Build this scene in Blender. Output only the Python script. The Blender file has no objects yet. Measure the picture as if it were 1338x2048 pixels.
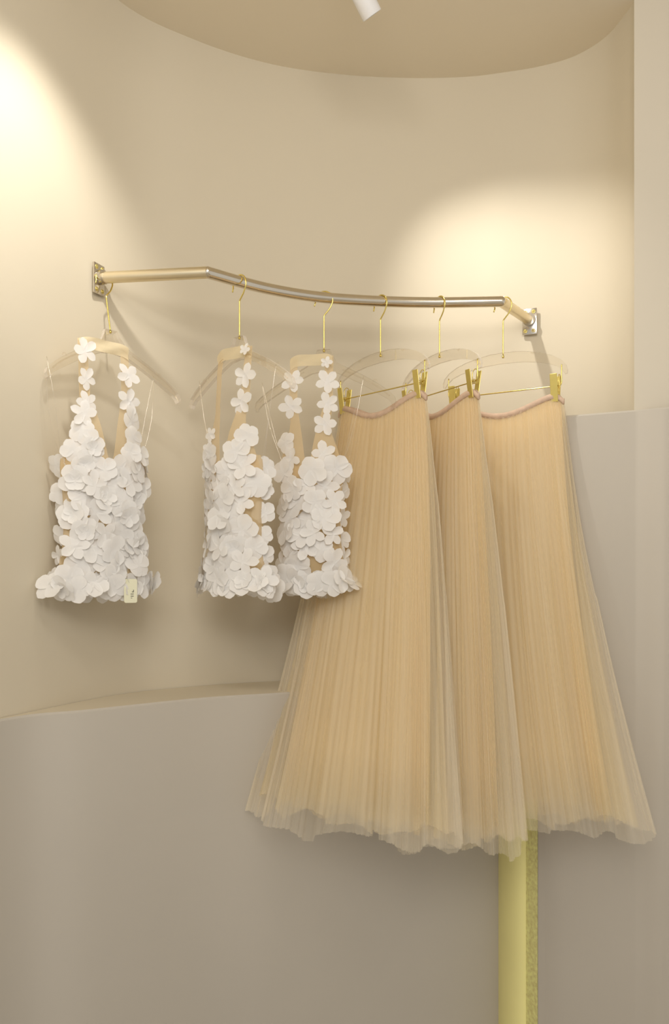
import bpy, bmesh, math, random
from mathutils import Vector, Matrix, noise
random.seed(7)
PI = math.pi
EYE = 1.35          # camera height; the heights written as h below are above this level
F = 1700.0          # focal length in pixels of the 1338x2048 frame
scene = bpy.context.scene
C = scene.collection

# ------------------------------------------------------------------ camera, world, lamps, exposure
cam = bpy.data.cameras.new('camera')
cam.sensor_fit = 'HORIZONTAL'; cam.sensor_width = 36.0
cam.lens = F / 1338 * 36.0
cam.shift_y = (1150 - 1024) / 1338
cam.clip_start = 0.05
cam_o = bpy.data.objects.new('camera', cam); C.objects.link(cam_o)
cam_o.location = (0, 0, EYE); cam_o.rotation_euler = (PI/2, 0, 0)
scene.camera = cam_o

scene.view_settings.view_transform = 'Standard'
scene.view_settings.look = 'None'
scene.view_settings.gamma = 1
scene.view_settings.use_curve_mapping = False
scene.view_settings.exposure = 0.0

w = bpy.data.worlds.new('world'); scene.world = w; w.use_nodes = True
bg = w.node_tree.nodes['Background']
bg.inputs[0].default_value = (1.0, 0.965, 0.92, 1); bg.inputs[1].default_value = 0.62

def aim(o, target):
    d = Vector(target) - o.location
    o.rotation_euler = d.to_track_quat('-Z', 'Y').to_euler()

def area(name, loc, target, sx, sy, energy, col):
    l = bpy.data.lights.new(name, 'AREA'); l.shape = 'RECTANGLE'; l.size = sx; l.size_y = sy
    l.energy = energy; l.color = col
    o = bpy.data.objects.new(name, l); C.objects.link(o); o.location = loc; aim(o, target)
    return o
area('room_light', (-0.05, 0.50, EYE+1.22), (0.05, 2.0, 1.30), 0.8, 0.3, 6.5, (1.0, 0.965, 0.92))
area('room_light', (-0.10, -0.75, EYE+0.98), (0.05, 2.0, 1.20), 1.3, 0.7, 24, (1.0, 0.965, 0.92))
SPOT_RIGHT = dict(energy=21, size=66, blend=1.0, col=(1.0, 0.965, 0.91))
SPOT_LEFT = dict(soft=.028, energy=24.0, size=58, blend=0.85, col=(1.0, 0.965, 0.91))

# ------------------------------------------------------------------ helpers
def link(o, parent=None):
    C.objects.link(o)
    if parent is not None: o.parent = parent
    return o
def obj(name, bm, mat, parent=None, smooth=True):
    me = bpy.data.meshes.new(name)
    bm.normal_update(); bm.to_mesh(me); bm.free()
    if mat is not None: me.materials.append(mat)
    if smooth:
        for p in me.polygons: p.use_smooth = True
    return link(bpy.data.objects.new(name, me), parent)
def thing(name, label, cat, loc, rot=(0,0,0), group=None):
    o = bpy.data.objects.new(name, None); C.objects.link(o)
    o.empty_display_size = 0.05
    o.location = loc; o.rotation_euler = rot
    o['label'] = label; o['category'] = cat
    if group: o['group'] = group
    return o
def struct(name, bm, mat, label, cat, smooth=True):
    o = obj(name, bm, mat, None, smooth); o['kind'] = 'structure'; o['label'] = label; o['category'] = cat
    return o
def catmull(P, n=10, closed=False):
    P = [Vector(p) for p in P]; out = []
    for i in range(len(P)-1):
        p0 = P[max(i-1, 0)]; p1 = P[i]; p2 = P[i+1]; p3 = P[min(i+2, len(P)-1)]
        for k in range(n):
            t = k/n
            out.append(0.5*((2*p1)+(p2-p0)*t+(2*p0-5*p1+4*p2-p3)*t*t+(3*p1-p0-3*p2+p3)*t**3))
    out.append(P[-1]); return out
def interp(tab, x):
    if x <= tab[0][0]: return tab[0][1]
    for (a, b), (c, d) in zip(tab, tab[1:]):
        if x <= c:
            t = (x-a)/(c-a); return b+(d-b)*t
    return tab[-1][1]
def tube(bm, pts, r, seg=12, cap=True):
    pts = [Vector(p) for p in pts]; n = len(pts)
    rs = r if isinstance(r, (list, tuple)) else [r]*n
    tang = []
    for i in range(n):
        tang.append((pts[min(i+1, n-1)]-pts[max(i-1, 0)]).normalized())
    up = Vector((0, 0, 1)) if abs(tang[0].z) < 0.9 else Vector((1, 0, 0))
    nrm = (up - tang[0]*up.dot(tang[0])).normalized()
    rings = []
    for i in range(n):
        nrm = (nrm - tang[i]*nrm.dot(tang[i])).normalized()
        b = tang[i].cross(nrm)
        rings.append([bm.verts.new(pts[i]+(nrm*math.cos(2*PI*k/seg)+b*math.sin(2*PI*k/seg))*rs[i]) for k in range(seg)])
    for a, b in zip(rings, rings[1:]):
        for k in range(seg):
            bm.faces.new((a[k], a[(k+1) % seg], b[(k+1) % seg], b[k]))
    if cap:
        bm.faces.new(list(reversed(rings[0]))); bm.faces.new(rings[-1])
def box(bm, c, s, M=None):
    vs = []
    for dx in (-.5, .5):
        for dy in (-.5, .5):
            for dz in (-.5, .5):
                v = Vector((c[0]+dx*s[0], c[1]+dy*s[1], c[2]+dz*s[2]))
                vs.append(bm.verts.new(M @ v if M else v))
    for f in ((0,1,3,2),(4,6,7,5),(0,4,5,1),(2,3,7,6),(0,2,6,4),(1,5,7,3)):
        bm.faces.new([vs[i] for i in f])
def bevel(bm, w, seg=2):
    bmesh.ops.bevel(bm, geom=list(bm.edges), offset=w, segments=seg, affect='EDGES', profile=0.5)
def outline_plate(bm, pts, th):
    """pts: (x,z) outline, extruded along y by th, edges softened"""
    a = [bm.verts.new((x, -th/2, z)) for x, z in pts]; b = [bm.verts.new((x, th/2, z)) for x, z in pts]
    bm.faces.new(a); bm.faces.new(list(reversed(b)))
    n = len(pts)
    for i in range(n):
        bm.faces.new((a[i], b[i], b[(i+1) % n], a[(i+1) % n]))
    bmesh.ops.recalc_face_normals(bm, faces=bm.faces)
def extrude_curve(bm, pts, z0, z1, nz=1):
    rows = []
    for j in range(nz+1):
        z = z0+(z1-z0)*j/nz
        rows.append([bm.verts.new((p[0], p[1], z)) for p in pts])
    for a, b in zip(rows, rows[1:]):
        for i in range(len(pts)-1):
            bm.faces.new((a[i], a[i+1], b[i+1], b[i]))
    return rows

# ------------------------------------------------------------------ materials
def mat(name):
    m = bpy.data.materials.new(name); m.use_nodes = True
    nt = m.node_tree; nt.nodes.clear()
    out = nt.nodes.new('ShaderNodeOutputMaterial')
    return m, nt, out
def principled(name, col, rough=0.5, metal=0.0, noise_amt=0.0, noise_scale=20, bump=0.0, bump_scale=60, spec=0.5, sheen=0.0):
    m, nt, out = mat(name)
    b = nt.nodes.new('ShaderNodeBsdfPrincipled'); nt.links.new(b.outputs[0], out.inputs[0])
    b.inputs['Roughness'].default_value = rough; b.inputs['Metallic'].default_value = metal
    b.inputs['Specular IOR Level'].default_value = spec
    tc = nt.nodes.new('ShaderNodeTexCoord')
    n = nt.nodes.new('ShaderNodeTexNoise'); n.inputs['Scale'].default_value = noise_scale; n.inputs['Detail'].default_value = 4
    nt.links.new(tc.outputs['Object'], n.inputs['Vector'])
    r = nt.nodes.new('ShaderNodeValToRGB')
    lo = [max(0, c*(1-noise_amt)) for c in col]; hi = [min(1, c*(1+noise_amt)) for c in col]
    r.color_ramp.elements[0].position = 0.3; r.color_ramp.elements[1].position = 0.7
    r.color_ramp.elements[0].color = (*lo, 1); r.color_ramp.elements[1].color = (*hi, 1)
    nt.links.new(n.outputs[0], r.inputs[0]); nt.links.new(r.outputs[0], b.inputs['Base Color'])
    if bump:
        n2 = nt.nodes.new('ShaderNodeTexNoise'); n2.inputs['Scale'].default_value = bump_scale; n2.inputs['Detail'].default_value = 3
        nt.links.new(tc.outputs['Object'], n2.inputs['Vector'])
        bp = nt.nodes.new('ShaderNodeBump'); bp.inputs['Strength'].default_value = bump; bp.inputs['Distance'].default_value = 0.002
        nt.links.new(n2.outputs[0], bp.inputs['Height']); nt.links.new(bp.outputs[0], b.inputs['Normal'])
    return m
def fabric(name, col, alpha, trans=0.35, streak=0.0, col2=None, su=260, hem=None):
    """thin woven cloth: see-through weave mixed with diffuse and translucent thread; streaks follow the pleats (UV)"""
    m, nt, out = mat(name); N = nt.nodes; L = nt.links
    d = N.new('ShaderNodeBsdfDiffuse'); t = N.new('ShaderNodeBsdfTranslucent'); mx = N.new('ShaderNodeMixShader')
    mx.inputs[0].default_value = trans
    L.new(d.outputs[0], mx.inputs[1]); L.new(t.outputs[0], mx.inputs[2])
    tr = N.new('ShaderNodeBsdfTransparent'); m2 = N.new('ShaderNodeMixShader')
    L.new(tr.outputs[0], m2.inputs[1]); L.new(mx.outputs[0], m2.inputs[2]); L.new(m2.outputs[0], out.inputs[0])
    uv = N.new('ShaderNodeUVMap'); mp = N.new('ShaderNodeMapping'); mp.inputs['Scale'].default_value = (su, 1.3, 1)
    L.new(uv.outputs[0], mp.inputs[0])
    n = N.new('ShaderNodeTexNoise'); n.inputs['Scale'].default_value = 1.0; n.inputs['Detail'].default_value = 3
    L.new(mp.outputs[0], n.inputs['Vector'])
    r = N.new('ShaderNodeValToRGB'); c2 = col2 or col
    r.color_ramp.elements[0].position = 0.35; r.color_ramp.elements[1].position = 0.65
    r.color_ramp.elements[0].color = (*col, 1); r.color_ramp.elements[1].color = (*c2, 1)
    L.new(n.outputs[0], r.inputs[0]); L.new(r.outputs[0], d.inputs[0]); L.new(r.outputs[0], t.inputs[0])
    mr = N.new('ShaderNodeMapRange'); mr.inputs[1].default_value = 0.3; mr.inputs[2].default_value = 0.7
    mr.inputs[3].default_value = max(0, alpha-streak); mr.inputs[4].default_value = min(1, alpha+streak)
    L.new(n.outputs[0], mr.inputs[0]); L.new(mr.outputs[0], m2.inputs[0])
    if hem is not None:          # the weave gets thinner in the last stretch above the hem
        sp = N.new('ShaderNodeSeparateXYZ'); L.new(uv.outputs[0], sp.inputs[0])
        h = N.new('ShaderNodeMapRange'); h.inputs[1].default_value = .86; h.inputs[2].default_value = 1.0
        h.inputs[3].default_value = 1.0; h.inputs[4].default_value = hem; L.new(sp.outputs[1], h.inputs[0])
        mu = N.new('ShaderNodeMath'); mu.operation = 'MULTIPLY'; L.new(mr.outputs[0], mu.inputs[0]); L.new(h.outputs[0], mu.inputs[1])
        L.new(mu.outputs[0], m2.inputs[0])
    return m
def clear_plastic(name, tint=(0.98, 0.97, 0.95), base=0.0, edge=0.25, rough=0.04):
    m, nt, out = mat(name); N = nt.nodes; L = nt.links
    g = N.new('ShaderNodeBsdfGlossy'); g.inputs['Roughness'].default_value = rough; g.inputs[0].default_value = (1, 0.97, 0.92, 1)
    tr = N.new('ShaderNodeBsdfTransparent'); tr.inputs[0].default_value = (*tint, 1)
    fr = N.new('ShaderNodeFresnel'); fr.inputs[0].default_value = 1.49
    ma = N.new('ShaderNodeMath'); ma.operation = 'MULTIPLY_ADD'; ma.inputs[1].default_value = edge; ma.inputs[2].default_value = base
    L.new(fr.outputs[0], ma.inputs[0])
    mx = N.new('ShaderNodeMixShader'); L.new(ma.outputs[0], mx.inputs[0]); L.new(tr.outputs[0], mx.inputs[1]); L.new(g.outputs[0], mx.inputs[2])
    L.new(mx.outputs[0], out.inputs[0])
    return m

def acrylic_edge(name):
    m, nt, out = mat(name); N = nt.nodes; L = nt.links
    d = N.new('ShaderNodeBsdfPrincipled'); d.inputs['Base Color'].default_value = (.90, .84, .77, 1); d.inputs['Roughness'].default_value = .12
    tr = N.new('ShaderNodeBsdfTransparent'); tr.inputs[0].default_value = (.95, .93, .9, 1)
    mx = N.new('ShaderNodeMixShader'); mx.inputs[0].default_value = .42
    L.new(tr.outputs[0], mx.inputs[1]); L.new(d.outputs[0], mx.inputs[2]); L.new(mx.outputs[0], out.inputs[0])
    return m

M_WALL = principled('cream_plaster', (0.635, 0.568, 0.44), 0.75, noise_amt=0.012, noise_scale=2.5, bump=0.06, bump_scale=45, spec=0.25)
M_CEIL = principled('cream_ceiling_paint', (0.79, 0.71, 0.57), 0.8, noise_amt=0.01, noise_scale=2, spec=0.2)
M_RIGHT = principled('pale_plaster', (0.66, 0.60, 0.49), 0.75, noise_amt=0.012, noise_scale=2.5, bump=0.06, bump_scale=45, spec=0.25)
M_LOW = principled('greige_plaster', (0.50, 0.46, 0.395), 0.7, noise_amt=0.02, noise_scale=3, bump=0.08, bump_scale=30, spec=0.3)
M_FLOOR = principled('beige_floor', (0.55, 0.50, 0.42), 0.5, noise_amt=0.04, noise_scale=5)
M_GOLDLEAF = principled('crinkled_gold_leaf', (0.96, 0.88, 0.38), 0.4, metal=0.45, noise_amt=0.2, noise_scale=120, bump=1.0, bump_scale=130)
M_YELLOW_GLOW = principled('painted_yellow_glow', (0.93, 0.87, 0.38), 0.4, metal=0.05, noise_amt=0.03, noise_scale=6)  # yellow glow beside the gold strip, put into the base colour
M_STEEL = principled('champagne_steel', (0.74, 0.67, 0.55), 0.14, metal=1.0, noise_amt=0.03, noise_scale=30)
M_SATIN = principled('satin_champagne_steel', (0.80, 0.70, 0.50), 0.34, metal=1.0, noise_amt=0.03, noise_scale=30)
M_PLATE = principled('polished_steel', (0.66, 0.62, 0.56), 0.18, metal=1.0, noise_amt=0.08, noise_scale=60)
M_GOLD = principled('polished_brass', (0.80, 0.66, 0.22), 0.22, metal=1.0, noise_amt=0.03, noise_scale=40)
M_CLIP = principled('satin_brass', (0.72, 0.60, 0.20), 0.42, metal=0.85, noise_amt=0.04, noise_scale=40)
M_ACRYL = clear_plastic('clear_acrylic')
M_RIM = acrylic_edge('acrylic_cut_edge')
M_CORD = clear_plastic('clear_elastic', base=0.16, edge=0.4)
M_PETAL = fabric('white_organza_petal', (0.90, 0.885, 0.86), 0.98, trans=0.28, col2=(0.93, 0.915, 0.89), su=4)
M_NUDE = fabric('nude_mesh', (0.80, 0.62, 0.36), 0.62, trans=0.35, col2=(0.85, 0.68, 0.43), su=60)
M_BAND = fabric('nude_ribbon', (0.82, 0.70, 0.46), 0.85, trans=0.3, col2=(0.86, 0.75, 0.53), su=30)
M_TULLE = fabric('peach_tulle', (0.92, 0.81, 0.56), 0.34, trans=0.45, streak=0.09, col2=(0.95, 0.84, 0.61), su=55)
M_TULLE_OUT = fabric('sheer_peach_tulle', (0.95, 0.85, 0.66), 0.30, trans=0.45, streak=0.08, col2=(0.97, 0.89, 0.73), su=45)
M_LINING = fabric('peach_lining', (0.90, 0.72, 0.40), 0.90, trans=0.4, streak=0.05, col2=(0.93, 0.77, 0.47), su=40, hem=0.3)
M_WAIST = principled('rose_beige_elastic', (0.60, 0.43, 0.31), 0.6, noise_amt=0.08, noise_scale=90, bump=0.3, bump_scale=400)
M_LAMP = principled('white_lamp_enamel', (0.80, 0.79, 0.78), 0.4)
M_CARD = principled('cream_card', (0.80, 0.78, 0.58), 0.6)
M_INK = principled('black_ink', (0.06, 0.06, 0.05), 0.6)

# ------------------------------------------------------------------ the setting
NICHE = catmull([(-1.6,.1,0),(-1.1,.6,0),(-.78,1.15,0),(-.613,1.558,0),(-.475,1.862,0),(-.33,2.0,0),(-.159,2.095,0),(.02,2.14,0),
                 (.192,2.155,0),(.33,2.15,0),(.416,2.133,0),(.51,2.105,0),(.585,2.062,0),(.635,1.99,0),(.655,1.90,0),(.6565,1.862,0)], 8)
CEIL = EYE+1.26
bm = bmesh.new(); extrude_curve(bm, NICHE, 0.0, CEIL, 1)
struct('wall_back', bm, M_WALL, 'curved cream plaster wall of the niche behind the clothes rail', 'wall')
bm = bmesh.new(); extrude_curve(bm, [(.6565,1.862),(.72,1.858),(1.8,1.78)], 0.0, CEIL+0.5, 1)
struct('wall_right', bm, M_RIGHT, 'pale flat upper wall at the right edge beyond the niche corner', 'wall', False)
# ceiling of the niche and room (right part higher)
bm = bmesh.new(); box(bm, (0, 0.6, CEIL+0.02), (4.4, 3.6, 0.04))
struct('ceiling', bm, M_CEIL, 'cream ceiling cut by the curved niche wall', 'ceiling', False)
bm = bmesh.new(); box(bm, (0, 0.5, -0.02), (4.4, 3.8, 0.04))
struct('floor', bm, M_FLOOR, 'plain beige floor below the clothes', 'floor', False)

def panel(front, back, z1):
    """a free-form low wall: front curve, top ledge back to back curve"""
    bm = bmesh.new(); n = len(front)
    lo = [bm.verts.new((p[0], p[1], 0)) for p in front]; hi = [bm.verts.new((p[0], p[1], z1-0.004)) for p in front]
    e = []
    for p, q in zip(front, back):
        d = (Vector((q[0], q[1]))-Vector((p[0], p[1])))
        d = d.normalized()*min(0.004, d.length*0.5) if d.length > 1e-6 else Vector((0, 0))
        e.append(bm.verts.new((p[0]+d.x, p[1]+d.y, z1)))
    bk = [bm.verts.new((q[0], q[1], z1)) for q in back]
    bl = [bm.verts.new((q[0], q[1], 0)) for q in back]
    for i in range(n-1):
        bm.faces.new((lo[i], lo[i+1], hi[i+1], hi[i])); bm.faces.new((hi[i], hi[i+1], e[i+1], e[i]))
        bm.faces.new((e[i], e[i+1], bk[i+1], bk[i])); bm.faces.new((bk[i], bk[i+1], bl[i+1], bl[i]))
    bm.faces.new((lo[-1], bl[-1], bk[-1], e[-1], hi[-1]))
    bmesh.ops.recalc_face_normals(bm, faces=bm.faces)
    return bm
def shade_auto(o, ang=35):
    me = o.data; b = bmesh.new(); b.from_mesh(me)
    for ed in b.edges:
        if len(ed.link_faces) == 2 and ed.calc_face_angle(0) > math.radians(ang): ed.smooth = False
    b.to_mesh(me); b.free()
front = catmull([(-1.58,.08,0),(-1.09,.58,0),(-.765,1.14,0),(-.606,1.545,0),(-.476,1.656,0),(-.286,1.81,0),(-.143,1.879,0),(-.05,1.925,0),(.1,1.99,0),(.3,2.05,0),(.405,2.08,0)], 8)
def near_niche(p):
    return min(NICHE, key=lambda q: (q-Vector((p[0], p[1], 0))).length)
NICHE_F = catmull(NICHE, 4)
back = []
for i, p in enumerate(front):
    q = min(NICHE_F, key=lambda q: abs(math.atan2(q.x, q.y)-math.atan2(p.x, p.y)))
    d = Vector((q.x, q.y, 0)); back.append(d*0.999 if d.length > Vector((p[0], p[1])).length else Vector((p[0], p[1], 0))*1.001)
o = struct('wall_lower_left', panel(front, back, EYE-0.262), M_LOW, 'greige low wall with a shallow curved ledge below the white tops', 'wall'); shade_auto(o)
o.data.materials.append(M_WALL)
for p_ in o.data.polygons:
    if p_.normal.z > .8: p_.material_index = 1
frontR = catmull([(.467,1.952,0),(.497,1.928,0),(.529,1.909,0),(.60,1.873,0),(.66,1.843,0),(.74,1.803,0),(.95,1.75,0),(1.8,1.66,0)], 8)
bm = panel(frontR, [Vector((p.x-.01, p.y+max(.03, .1-(p.x-.467)*.5), 0)) for p in frontR], EYE+0.359)
o = struct('wall_lower_right', bm, M_LOW, 'greige low wall rising to a ledge at the right of the skirts', 'wall'); shade_auto(o)
# gold leaf end face and rounded strip with the wall's yellow glow in its colour
bm = bmesh.new(); extrude_curve(bm, [(.4665,1.9515),(.4568,1.968),(.447,1.985)], 0.0, EYE+0.359, 120)
o = struct('trim_1', bm, M_GOLDLEAF, 'narrow crinkled gold strip running down below the right skirt', 'trim')
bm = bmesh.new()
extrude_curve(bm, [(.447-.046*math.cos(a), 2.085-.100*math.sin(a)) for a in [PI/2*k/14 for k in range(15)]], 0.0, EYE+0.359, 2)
struct('glow_strip', bm, M_YELLOW_GLOW, 'yellow glow coloured into a rounded strip left of the crinkled gold strip', 'trim')

# ------------------------------------------------------------------ ceiling spotlights
def spotlight(label, mouth, target, cfg):
    mouth = Vector(mouth); d = (Vector(target)-mouth).normalized()
    t = thing('spotlight', label, 'lamp', (mouth.x-d.x*.07, mouth.y-d.y*.07, CEIL), group='ceiling spotlights')
    base = t.location.copy()
    def put(bm):
        for v in bm.verts: v.co -= base
        return bm
    bm = bmesh.new(); q = d.to_track_quat('-Z', 'Y').to_matrix().to_4x4(); q.translation = mouth
    prof = [(.0, -.0),(.0205, 0.0),(.021,.002),(.021,.115),(.019,.12),(0,.12)]
    prof = [(.0,.018),(.017,.012),(.0185,.0),(.021,.0),(.0215,.003),(.0215,.115),(.019,.12),(.0,.12)]
    rings = []
    for r, z in prof:
        rings.append([bm.verts.new(q @ Vector((max(r, .0002)*math.cos(2*PI*k/32), max(r, .0002)*math.sin(2*PI*k/32), z))) for k in range(32)])
    for a, b in zip(rings, rings[1:]):
        for k in range(32): bm.faces.new((a[k], a[(k+1) % 32], b[(k+1) % 32], b[k]))
    h = obj('housing', put(bm), M_LAMP, t); shade_auto(h, 40)
    bm = bmesh.new(); p = mouth-d*.07
    tube(bm, [(p.x, p.y, CEIL-.002), (p.x, p.y, p.z)], .005, 12)
    obj('stem', put(bm), M_LAMP, t)
    bm = bmesh.new(); tube(bm, [(p.x, p.y, CEIL), (p.x, p.y, CEIL-.012)], .03, 32)
    o = obj('ceiling_rose', put(bm), M_LAMP, t); shade_auto(o, 40)
    l = bpy.data.lights.new('lamp', 'SPOT'); l.energy = cfg['energy']; l.spot_size = math.radians(cfg['size']); l.spot_blend = cfg['blend']
    l.color = cfg['col']; l.shadow_soft_size = cfg.get('soft', .014)
    lo = bpy.data.objects.new('lamp', l); C.objects.link(lo); lo.location = mouth+d*.004; aim(lo, mouth+d)
    lo.parent = t; lo.matrix_parent_inverse = Matrix.Translation(-base)
spotlight('pale cylindrical spotlight at the top edge aimed at the wall over the skirts', (.078,1.755,EYE+1.155), (.50,2.10,EYE+.56), SPOT_RIGHT)
spotlight('spotlight out of view aimed at the far left of the curved wall', (-.27,1.28,EYE+1.17), (-.585,1.63,EYE+.70), SPOT_LEFT)

# ------------------------------------------------------------------ the clothes rail
RH = EYE+0.63; RR = 0.0122
rail = thing('clothes_rail', 'champagne metal wall rail with angled arms carrying all the hangers', 'clothes rail', (.06, 1.95, RH))
def rel(bm, o=rail):
    for v in bm.verts: v.co -= o.location
    return bm
PL = Vector((-.502,1.803,RH)); BL = Vector((-.264,1.77,RH)); BR = Vector((.384,1.958,RH)); PR = Vector((.484,2.106,RH))
def seg(name, pts, m, joints=False):
    bm = bmesh.new(); tube(bm, pts, RR, 32, joints)
    if joints:
        for q in (pts[0], pts[-1]): bmesh.ops.create_uvsphere(bm, u_segments=32, v_segments=20, radius=RR*1.004, matrix=Matrix.Translation(q))
    o = obj(name, rel(bm), m, rail); shade_auto(o, 40)
seg('side_arm', [PL+(BL-PL)*t for t in (0.02, .25, .5, .75, 1)], M_SATIN)
seg('side_arm', [PR+(BR-PR)*t for t in (0.03, .25, .5, .75, 1)], M_SATIN)
RAILC = catmull([BL, (-.154,1.865,RH), (-.033,1.927,RH), (.110,1.957,RH), (.244,1.965,RH), BR], 12)
seg('front_bar', RAILC, M_STEEL, True)
for P, nrm in ((PL, Vector((.93,-.36,0))), (PR, Vector((-.42,-.90,0)))):
    nrm.normalize(); s = Vector((0,0,1)).cross(nrm)
    Mx = Matrix((( s.x, nrm.x, 0, P.x), (s.y, nrm.y, 0, P.y), (s.z, nrm.z, 1, P.z), (0,0,0,1)))
    bm = bmesh.new(); box(bm, (0, .002, -.003), (.036, .005, .064)); bevel(bm, .0012, 2)
    for v in bm.verts: v.co = Mx @ v.co
    pl = obj('mounting_plate', rel(bm), M_PLATE, rail); shade_auto(pl, 30)
    bm = bmesh.new(); tube(bm, [Mx @ Vector((0, .003, 0)), Mx @ Vector((0, .016, 0))], .0155, 28)
    o = obj('socket', rel(bm), M_PLATE, rail); shade_auto(o, 40)
    for sx in (-.010, .010):
        for sz in (-.0265, .0205):
            bm = bmesh.new(); c = Vector((sx, .0045, sz))
            pts = []
            tube(bm, [Mx @ (c+Vector((.0038*math.cos(a), 0, .0038*math.sin(a)))) for a in [2*PI*k/14 for k in range(15)]], .0011, 6, False)
            tube(bm, [Mx @ c, Mx @ (c+Vector((0, .0016, 0)))], .0022, 10)
            obj('screw', rel(bm), M_CLIP, pl)

# ------------------------------------------------------------------ hangers
def rail_point(px):
    r = (px-669)/F
    pts = [PL, BL]+RAILC[1:]+[PR]
    for a, b in zip(pts, pts[1:]):
        ra, rb = a.x/a.y, b.x/b.y
        if ra <= r <= rb:
            return a+(b-a)*((r-ra)/(rb-ra))
    return BR
def hook(parent, R=.0205, zb=-.122):
    cz = RR+.0016-R
    pts = [(R*1.25*math.cos(math.radians(208)), 0, cz+R*1.2*math.sin(math.radians(208)))]
    for a in range(190, -31, -8): pts.append((R*math.cos(math.radians(a)), 0, cz+R*math.sin(math.radians(a))))
    pts += [(R*.62, 0, cz-R*.98), (R*.12, 0, cz-R*1.55), (.0002, 0, cz-R*1.75), (0, 0, cz-R*2.1), (0, 0, (zb+cz-R*2.1)/2), (0, 0, zb)]
    bm = bmesh.new(); tube(bm, catmull(pts, 3), .0016, 10)
    tube(bm, [(0,0,zb+.003), (0,0,zb-.002)], .0026, 10)
    return obj('hook', bm, M_GOLD, parent)
def top_hanger(px, yaw, label, tilt=0.0, roll=0.0):
    p = rail_point(px)
    t = thing('clear_hanger', label, 'hanger', p, (math.radians(tilt), math.radians(roll), math.radians(-yaw)), 'clear hangers holding the white tops')
    hook(t)
    up = [(.015,-.119),(.020,-.132),(.031,-.150),(.055,-.163),(.09,-.181),(.125,-.202),(.150,-.220),(.162,-.232),(.166,-.243)]
    lo = [(.163,-.252),(.158,-.253),(.155,-.246),(.146,-.237),(.12,-.221),(.085,-.200),(.05,-.182),(.028,-.172),(.0,-.168)]
    right = [(x, z) for x, z in up+lo]
    left = [(-x, z) for x, z in reversed(up+lo[:-1])]
    bm = bmesh.new(); outline_plate(bm, right+left, .010)
    b = obj('hanger_body', bm, M_ACRYL, t, False); b.data.materials.append(M_RIM)
    for p_ in b.data.polygons: p_.material_index = 0 if len(p_.vertices) > 4 else 1
    # raised rib along each arm and a strap notch
    for s in (-1, 1):
        bm = bmesh.new()
        tube(bm, catmull([(s*.045,-.0056,-.168),(s*.09,-.0056,-.190),(s*.125,-.0056,-.210),(s*.152,-.0056,-.232)], 4), .0016, 8)
        obj('rib', bm, M_ACRYL, t)
        bm = bmesh.new()
        tube(bm, [(s*(.118+.004*math.cos(a)), 0, -.197+.005*math.sin(a)) for a in [PI*k/8 for k in range(9)]], .0014, 8)
        obj('strap_notch', bm, M_ACRYL, t)
    return t
def skirt_hanger(px, yaw, label, L=.15):
    p = rail_point(px)
    t = thing('clip_hanger', label, 'hanger', p, (0, 0, math.radians(-yaw)), 'clip hangers holding the peach skirts')
    hook(t, zb=-.126)
    k = L/.15
    up = [(0,-.116),(.03,-.117),(.06,-.121),(.09,-.128),(.115,-.137),(.135,-.149),(.146,-.161),(.150,-.172)]
    lo = [(.149,-.181),(.144,-.182),(.139,-.174),(.125,-.162),(.105,-.154),(.075,-.147),(.045,-.143),(.0,-.141)]
    right = [(x*k, z) for x, z in up+lo]; left = [(-x*k, z) for x, z in reversed((up+lo)[1:-1])]
    bm = bmesh.new(); outline_plate(bm, right+left, .006)
    b = obj('hanger_body', bm, M_ACRYL, t, False); b.data.materials.append(M_RIM)
    for p_ in b.data.polygons: p_.material_index = 0 if len(p_.vertices) > 4 else 1
    for s in (-1, 1):
        bm = bmesh.new(); tube(bm, [(s*.07*k-.004, 0, -.124), (s*.07*k, 0, -.127), (s*.07*k+.004, 0, -.124)], .0016, 8)
        obj('strap_notch', bm, M_ACRYL, t)
    bm = bmesh.new()
    tube(bm, catmull([(-.136*k,0,-.160),(-.136*k,0,-.185),(-.136*k,0,-.200),(-.130*k,0,-.206),(-.1*k,0,-.207),(.1*k,0,-.207),(.130*k,0,-.206),(.136*k,0,-.200),(.136*k,0,-.185),(.136*k,0,-.160)], 4), .0014, 8)
    obj('rod', bm, M_GOLD, t)
    for s in (-1, 1):
        x = s*.122*k
        for side, nm in ((-1, 0), (1, 0)):
            bm = bmesh.new()
            a = side*.0028
            box(bm, (0, 0, 0), (.0165, .0016, .062)); bevel(bm, .0007, 1)
            Mt = Matrix.Translation((x, side*.0115, -.2125)) @ Matrix.Rotation(-side*math.radians(9), 4, 'X')
            for v in bm.verts: v.co = Mt @ v.co
            c = obj('clip', bm, M_CLIP, t, False)
            if side == -1:
                bm = bmesh.new()
                pts = [(x+s*.004+.0, .0046*math.cos(q)+0, -.207+.0046*math.sin(q)) for q in [k2*PI/6 for k2 in range(37)]]
                pts = [(x-.007+.014*i/36, y, z) for i, (xx, y, z) in enumerate(pts)]
                tube(bm, pts, .0008, 6)
                pts = [(x+.009, .010*math.cos(q), -.197+.016*math.sin(q)) for q in [k2*PI/10 for k2 in range(21)]]
                tube(bm, pts, .0009, 6)
                obj('spring', bm, M_GOLD, c)
    return t
H1 = top_hanger(208, -50, 'clear acrylic hanger at far left, its tip touching the wall', tilt=-11)
H2 = top_hanger(479, 42, 'clear acrylic hanger of the white top in the middle of the three')
H3 = top_hanger(648, 14, 'clear acrylic hanger of the white top overlapping the skirts')
K1 = skirt_hanger(761, 48, 'clear arched clip hanger of the leftmost peach skirt')
K2 = skirt_hanger(879, 60, 'clear arched clip hanger of the narrow middle peach skirt')
K3 = skirt_hanger(1006, 31, 'clear arched clip hanger at the rail corner holding the rightmost skirt')

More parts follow.
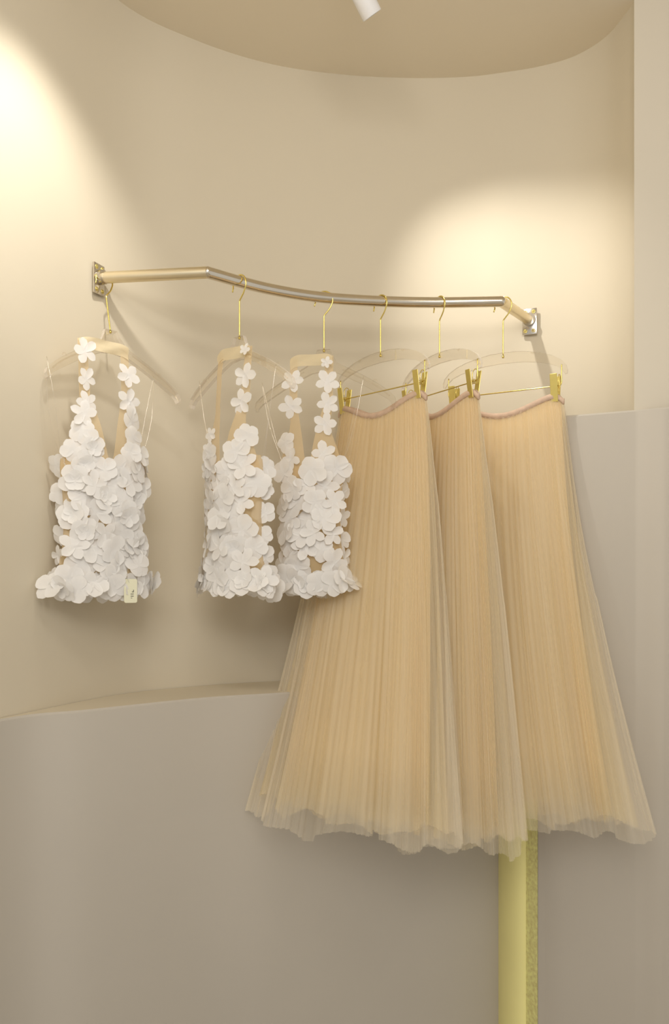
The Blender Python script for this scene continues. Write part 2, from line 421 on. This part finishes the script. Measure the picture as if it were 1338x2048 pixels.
# ------------------------------------------------------------------ skirts
def skirt(hanger, yaw_w, hem_c, yaw_h, Ah, Bh, hem_h, label, seed, Aw=.139, hem_skew=0.0, pl=1.6, gl=.8):
    p = hanger.location
    t = thing('tulle_skirt', label, 'skirt', (p.x, p.y, RH-.222), (0, 0, 0), 'peach tulle skirts')
    org = Vector(t.location)
    z_top = RH-.229; rnd = random.Random(seed)
    NF = rnd.randint(9, 11)
    folds = [(rnd.uniform(0, 2*PI), rnd.randint(3, 9), rnd.uniform(.4, 1)) for _ in range(5)]
    def layer(name, m, wmul, zend, n_around, rows, fine_amp, fold_amp, off, seed2, bmul=1.0):
        r2 = random.Random(seed2)
        # irregular fine pleats: cumulative phase with random widths
        npl = r2.randint(74, 88); widths = [r2.uniform(.5, 1.6) for _ in range(npl)]; tot = sum(widths)
        amps = [r2.uniform(.45, 1.3) for _ in range(npl)]
        edges = [0]
        for wd in widths: edges.append(edges[-1]+wd/tot)
        fine = []; j = 0
        for i in range(n_around):
            u = i/n_around
            while j < npl-1 and u >= edges[j+1]: j += 1
            ph = (u-edges[j])/(edges[j+1]-edges[j])
            fine.append(amps[j]*(0.5-0.5*math.cos(2*PI*ph))-.4)
        hemv = [0.008*math.sin(2*PI*u*5+seed2)+.005*math.sin(2*PI*u*13+seed2*2)+r2.uniform(-.0012, .0012) for u in [i/n_around for i in range(n_around)]]
        steps = sorted(r2.random() for _ in range(11)); drops = [r2.uniform(-.011, .011) for _ in range(12)]
        hemv = [h_+drops[sum(1 for q_ in steps if q_ < i/n_around)] for i, h_ in enumerate(hemv)]
        bm = bmesh.new(); uvl = bm.loops.layers.uv.new('UVMap'); grid = []
        for k in range(rows+1):
            s = k/rows; fs = s*zend
            cx = p.x+(hem_c[0]-p.x)*fs**pl; cy = p.y+(hem_c[1]-p.y)*fs**pl
            yaw = math.radians(yaw_w+(yaw_h-yaw_w)*fs)
            ux, uy = math.cos(yaw), -math.sin(yaw); nx, ny = math.sin(yaw), math.cos(yaw)
            A = Aw+(Ah*wmul-Aw)*fs**gl; B = .016+(Bh*wmul*bmul-.016)*fs**.85
            row = []
            for i in range(n_around):
                u = i/n_around; th = 2*PI*u
                big = sum(am*math.sin(n*th+ph+fs*1.2*math.sin(ph)) for ph, n, am in folds)/2.2
                rad = fold_amp*big*fs**1.1+fine_amp*fine[i]*(.18+.82*fs**.8)
                c, sn = math.cos(th), math.sin(th)
                # flattened contour
                x = (A+off)*math.copysign(abs(c)**.9, c); y = (B+off)*math.copysign(abs(sn)**(1.7-.85*min(1, fs*4)), sn)
                # outward normal of the ellipse
                nn = Vector((c/(A+1e-6), sn/(B+1e-6))).normalized()
                x += nn.x*rad; y += nn.y*rad
                xr = max(-1, min(1, x/(Aw+.001)))
                sag = .034*math.cos(min(1, abs(xr)/.85)*PI/2)**1.4*(1-s)**3 if s < 1 else 0
                rise = (abs(xr)>.85)*0.0
                hz = (EYE-hem_h)
                droop = .012*max(0, (abs(x)/Aw-.88)/.12)**2*(1-s)**4 if k < rows//2 else 0
                z = z_top+(hz-z_top)*fs - sag - min(droop, .03) + (hemv[i]+hem_skew*c)*(s**4)
                row.append(bm.verts.new((cx+ux*x+nx*y-org.x, cy+uy*x+ny*y-org.y, z-org.z)))
            grid.append(row)
        for k in range(rows):
            for i in range(n_around):
                i2 = (i+1) % n_around
                f = bm.faces.new((grid[k][i], grid[k][i2], grid[k+1][i2], grid[k+1][i]))
                us = (i/n_around, (i+1)/n_around)
                for lp, uvv in zip(f.loops, ((us[0], k/rows), (us[1], k/rows), (us[1], (k+1)/rows), (us[0], (k+1)/rows))):
                    lp[uvl].uv = uvv
        return obj(name, bm, m, t), grid
    layer('lining', M_LINING, .75, .975, 480, 30, .004, .012, -.004, seed+3, .85)
    layer('tulle_layer', M_TULLE, .89, .985, 900, 36, .0045, .024, .0, seed+5, .93)
    layer('tulle_layer', M_TULLE_OUT, 1.0, 1.0, 900, 36, .0055, .027, .002, seed+9)
    # waistband
    bm = bmesh.new(); pts = []
    yaw = math.radians(yaw_w); ux, uy = math.cos(yaw), -math.sin(yaw); nx, ny = math.sin(yaw), math.cos(yaw)
    ring = []
    for i in range(120):
        th = 2*PI*i/120; c, sn = math.cos(th), math.sin(th)
        x = (Aw+.003)*math.copysign(abs(c)**.9, c); y = .017*math.copysign(abs(sn)**1.7, sn)
        xr = max(-1, min(1, x/Aw)); sag = .034*math.cos(min(1, abs(xr)/.85)*PI/2)**1.4+.012*max(0, (abs(xr)-.88)/.12)**2
        ring.append((p.x+ux*x+nx*y-org.x, p.y+uy*x+ny*y-org.y, z_top-sag-org.z, nx*(1 if sn > 0 else -1), ny*(1 if sn > 0 else -1)))
    prof = [(-.0,.005),(.0022,.004),(.0030,-.001),(.0024,-.0075),(.0,-.009),(-.0012,-.001)]
    rr = [[bm.verts.new((q[0]+q[3]*o_, q[1]+q[4]*o_, q[2]+dz)) for o_, dz in prof] for q in ring]
    for i in range(120):
        a, b = rr[i], rr[(i+1) % 120]
        for j in range(len(prof)): bm.faces.new((a[j], b[j], b[(j+1) % len(prof)], a[(j+1) % len(prof)]))
    bmesh.ops.recalc_face_normals(bm, faces=bm.faces)
    obj('waistband', bm, M_WAIST, t)
    return t
skirt(K1, 48, (.035,1.72), 33, .232, .085, .500, 'leftmost peach tulle skirt, widest of the three, partly behind a white top', 11, gl=.85)
skirt(K2, 60, (.205,1.735), 36, .180, .070, .530, 'narrow peach tulle skirt squeezed between the two wider skirts', 23, gl=.85)
skirt(K3, 31, (.412,1.775), 20, .207, .090, .505, 'rightmost peach tulle skirt hanging over the gold strip', 37, gl=.75)

# ------------------------------------------------------------------ white flower tops
def petal_mesh(bm, ang, ln, wd, cup, curl, rnd, narrow=.22):
    nu, nv = 6, 7
    g = []
    for j in range(nv+1):
        v = j/nv
        prof = narrow+(1-narrow)*math.sin(PI*min(1, v*.62+.12))**1.2
        if v > .62: prof *= math.sqrt(max(0, 1-((v-.62)/.385)**2.3))
        row = []
        for i in range(nu+1):
            u = i/nu*2-1
            x = v*ln; y = u*wd*prof
            z = cup*(u*u)*prof + curl*v*v + .0012*math.sin(7*v+5*u+ang*3)
            row.append((x, y, z))
        g.append(row)
    ca, sa = math.cos(ang), math.sin(ang)
    V = [[bm.verts.new((x*ca-y*sa, z, x*sa+y*ca)) for x, y, z in row] for row in g]
    for j in range(nv):
        for i in range(nu):
            bm.faces.new((V[j][i], V[j][i+1], V[j+1][i+1], V[j+1][i]))
# flower lies in its local xz plane and faces -y (towards the viewer before rotation)
FLOWERS = []
for k in range(9):
    rnd = random.Random(100+k); bm = bmesh.new()
    nl = 2 if k >= 8 else 1     # small double blooms
    a0 = rnd.uniform(0, 2*PI)
    for i in range(5):
        petal_mesh(bm, a0+i*2*PI/5+rnd.uniform(-.12, .12), rnd.uniform(.92, 1.08), rnd.uniform(.31, .36) if k < 3 else rnd.uniform(.43,.53),
                   rnd.uniform(-.10, .06), -rnd.uniform(-.10, .13), rnd)
    if nl == 2:
        for i in range(5):
            petal_mesh(bm, a0+.6+i*2*PI/5+rnd.uniform(-.15, .15), rnd.uniform(.55, .7), rnd.uniform(.28, .36), -rnd.uniform(.0, .08), -rnd.uniform(.1, .2), rnd)
    me = bpy.data.meshes.new('flower'); bm.normal_update(); bm.to_mesh(me); bm.free()
    me.materials.append(M_PETAL)
    for p_ in me.polygons: p_.use_smooth = True
    FLOWERS.append(me)
WT = [(-.70,1.20),(-.658,1.14),(-.62,1.02),(-.57,.93),(-.52,.90),(-.47,.94),(-.42,1.0),(-.38,.98),(-.34,.95),(-.28,.8)]   # half width factor over z
def top(hanger, yaw, dc, W, D, dz, label, seed, tag=None, tiltx=0.0, rollx=0.0, SO=.042, zs=1.0, strap_flowers=()):
    p = hanger.location
    t = thing('halter_top', label, 'top', (p.x+dc[0], p.y+dc[1], RH+dz), (math.radians(tiltx), math.radians(rollx), math.radians(-yaw)), 'white flower tops')
    rnd = random.Random(seed)
    hw = lambda z: W*interp(WT, z)
    def surf(x, z):           # front surface y
        w_ = hw(z); q = max(0, 1-(x/w_)**2) if abs(x) < w_ else 0
        dd = D*interp([(-.42, 1.0), (-.34, .8), (-.28, .5), (-.22, .32), (-.15, .25)], z)
        return -dd*q**.6 if z < -.34 else -dd*max(q, .35)**.6
    # bodice: closed flattened tube
    bm = bmesh.new(); rows = []; nA = 72
    for k in range(25):
        z = -.395-.262*k/24
        row = []
        for i in range(nA):
            th = 2*PI*i/nA; c, sn = math.cos(th), math.sin(th)
            w_ = hw(z)*.97
            wob = .003*math.sin(5*th+z*30+seed)*(k/24)
            x = w_*c; y = (D*.92+wob)*math.copysign(abs(sn)**1.2, sn)
            zz = z
            if k == 0 and sn < 0: zz = z-.0+.012*(abs(c)-.3)
            row.append(bm.verts.new((x, y, zz)))
        rows.append(row)
    for a, b in zip(rows, rows[1:]):
        for i in range(nA): bm.faces.new((a[i], a[(i+1) % nA], b[(i+1) % nA], b[i]))
    obj('bodice', bm, M_NUDE, t)
    inner = [(-.43,.0),(-.41,.002),(-.39,.006),(-.36,.011),(-.33,.016),(-.30,.023),(-.27,.030),(-.24,.032),(-.15,.034)]
    outer = [(-.43,.99),(-.41,.98),(-.385,.93),(-.36,.86),(-.33,.74),(-.30,.65),(-.27,.58)]
    so = SO                  # strap centre offset
    def edge(z):
        xi = interp(inner, z)*so/.042*1.0
        xo = interp(outer, z)*hw(z) if z < -.27 else None
        s_out = so+.010
        if z >= -.27: xo = s_out
        elif z > -.34:
            tt = (z+.34)/.07; xo = xo*(1-tt)+s_out*tt
        return xi if z < -.27 else max(xi, so-.011), xo
    for s in (-1, 1):
        bm = bmesh.new(); g = []
        for k in range(31):
            z = -.425+(-.150+.425)*k/30
            a, b = edge(z); row = []
            for i in range(9):
                x = s*(a+(b-a)*i/8); y = surf(x, z)*.97 if z < -.2 else surf(x, z)*.97*(1-(z+.2)/.05*.6)
                row.append(bm.verts.new((x, y, z)))
            g.append(row)
        for a, b in zip(g, g[1:]):
            for i in range(8): bm.faces.new((a[i], a[i+1], b[i+1], b[i]))
        obj('strap', bm, M_NUDE, t)
    # neckband
    bm = bmesh.new(); g = []
    for i in range(25):
        u = i/24*2-1
        x = u*(so+.009); y = -.009+.003*u*u; zc = -.153-.006*(1-u*u)-.012*abs(u)**4
        g.append([bm.verts.new((x, y+.0025*math.sin(j*1.5+u*4), zc+.013-.026*j/4)) for j in range(5)])
    for a, b in zip(g, g[1:]):
        for j in range(4): bm.faces.new((a[j], b[j], b[j+1], a[j+1]))
    for i in range(25):   # back of the band
        pass
    obj('neckband', bm, M_BAND, t)
    # clear elastic hanging loops from hanger notch to the side of the bodice
    for s in (-1, 1):
        bm = bmesh.new(); xo = s*W*.93
        tube(bm, catmull([(s*.118, .0, -.200), (s*(.118+W)/2+.004, -.004, -.30), (xo, .004, -.40)], 6), .00055, 6)
        tube(bm, catmull([(s*.118, .0, -.200), (s*(.118+W)/2-.006, .006, -.30), (xo*.97, .012, -.40)], 6), .00055, 6)
        obj('hanging_loop', bm, M_CORD, t)
    # ---- flowers
    count = [0]
    def flower(x, y, z, r, nrm, lift, tilt=12, kinds=None):
        me = rnd.choice(kinds or FLOWERS)
        o = bpy.data.objects.new('flower', me); C.objects.link(o); o.parent = t
        n = Vector(nrm).normalized()
        q = n.to_track_quat('-Y', 'Z')
        e = Matrix.Rotation(math.radians(rnd.uniform(-tilt, tilt)), 4, 'X') @ Matrix.Rotation(math.radians(rnd.uniform(-tilt, tilt)), 4, 'Z') @ Matrix.Rotation(rnd.uniform(0, 2*PI), 4, 'Y')
        Mx = Matrix.Translation(Vector((x, y, z))+n*lift) @ q.to_matrix().to_4x4() @ e @ Matrix.Scale(r, 4)
        o.matrix_local = Mx
        count[0] += 1
    def normal(x, z):
        e = .003
        dx = (surf(x+e, z)-surf(x-e, z))/(2*e)
        dx = max(-2.2, min(2.2, dx))
        return Vector((dx, -1, .0))
    # straps
    for sd, z, r in strap_flowers:
        x = sd*so+rnd.uniform(-.003, .003)
        flower(x, surf(x, z)*.9-.004 if z < -.2 else -.014, z, r, (rnd.uniform(-.12, .12), -1, 0), .004, 8, FLOWERS[:3])
    # body: jittered hexagonal spacing
    z = -.312; row = 0
    while z > -.665:
        sp = .040
        w_ = hw(z); a, b = (edge(z) if z > -.41 else (0, w_))
        n = int(w_/sp)+1
        for i in range(-n, n+1):
            x = (i+(.5 if row % 2 else 0))*sp*w_/(W)*.95+rnd.uniform(-.005, .005)
            if abs(x) > w_*.98: continue
            if z > -.405 and (abs(x) < a+.017 or abs(x) > b-.002):
                if abs(x) < a+.017 or abs(x) > b+.012: continue
                x = math.copysign(max(a+.018, b-.004), x)
            if seed == 2 and x < 0 and z > -.38: continue
            if rnd.random() < .04: continue
            zz = z+rnd.uniform(-.007, .007); r = rnd.uniform(.027, .035) if z < -.4 else rnd.uniform(.024, .029)
            flower(x, surf(x, zz), zz, r, normal(x, zz), rnd.uniform(.002, .010), 13)
        z -= .034; row += 1
    # hem fringe, front and sides, drooping
    for k in range(9):
        th = PI+PI*(k+.5)/9; x = hw(-.66)*math.cos(th)*1.02; y = D*math.sin(th)
        flower(x, y, -.662+rnd.uniform(-.008, .008), rnd.uniform(.027, .033), (math.cos(th)*.7, math.sin(th), rnd.uniform(-.1, .5)), .006, 22, FLOWERS[3:])
    for z in (-.42, -.465, -.51, -.555, -.60, -.645):      # sides and back seen past the edge
        for s in (-1, 1):
            x = s*hw(z)*.95
            flower(x, .012, z+rnd.uniform(-.008, .008), rnd.uniform(.022, .028), (s, -.35, 0), .002, 16)
    for k in range(4):
        x = (k-1.5)*W*.5
        flower(x, D, -.665+rnd.uniform(-.01, .006), .030, (rnd.uniform(-.3, .3), 1, rnd.uniform(-.2, .3)), .004, 20)
    if tag: tag(t, surf, hw)
    t.scale = (1, 1, zs)
    return t
def size_tag(t, surf, hw):
    bm = bmesh.new(); x0, z0 = .034, -.672
    pts = []
    for cx, cz, a0 in ((.0105,.021,0),(-.0105,.021,90),(-.0105,-.021,180),(.0105,-.021,270)):
        for a in (0, 30, 60, 90):
            pts.append((x0+cx+.004*math.cos(math.radians(a0+a)), z0+cz+.004*math.sin(math.radians(a0+a))))
    outline_plate(bm, pts, .0012)
    yt = -.050
    for v in bm.verts: v.co.y += yt
    tg = obj('size_tag', bm, M_CARD, t, False); tg['label'] = 'cream card tag with small dark print'
    bm = bmesh.new()
    for x, z, sx, sz in ((.003,-.012,.0065,.0011),(.003,-.0075,.0065,.0011),(.0045,-.003,.0042,.0011),(.006,-.0005,.0011,.0035),(.0015,-.0158,.003,.0008)):
        box(bm, (x0+x, yt-.0009, z0+z+.001), (sx, .0006, sz))
    obj('print', bm, M_INK, tg, False)
top(H1, -44, (.022,-.090), .094, .036, -.020, 'white flower halter top at far left, a card tag at its hem', 1, size_tag, SO=.046, zs=.955,
    strap_flowers=[(-1,-.178,.028),(-1,-.235,.024),(-1,-.285,.024),(1,-.213,.029),(1,-.268,.029)])
top(H2, 40, (-.006,-.012), .080, .046, -.004, 'white flower halter top in the middle, one strap turned sideways', 2, SO=.042, zs=.975,
    strap_flowers=[(1,-.160,.014),(1,-.215,.029),(1,-.272,.030),(-1,-.335,.018),(-1,-.37,.02)])
def wire_hook(t, surf, hw):
    bm = bmesh.new(); tube(bm, catmull([(-.012,-.01,-.665),(-.013,-.012,-.680),(-.009,-.012,-.688),(-.004,-.012,-.690)], 4), .0009, 6)
    o = obj('wire_hook', bm, M_INK, t)
top(H3, 16, (-.026,-.050), .074, .036, -.002, 'white flower halter top at right, overlapping the leftmost peach skirt', 3, wire_hook, SO=.040, zs=.975,
    strap_flowers=[(1,-.168,.014),(-1,-.205,.027),(1,-.212,.028),(-1,-.264,.028),(1,-.262,.026)])
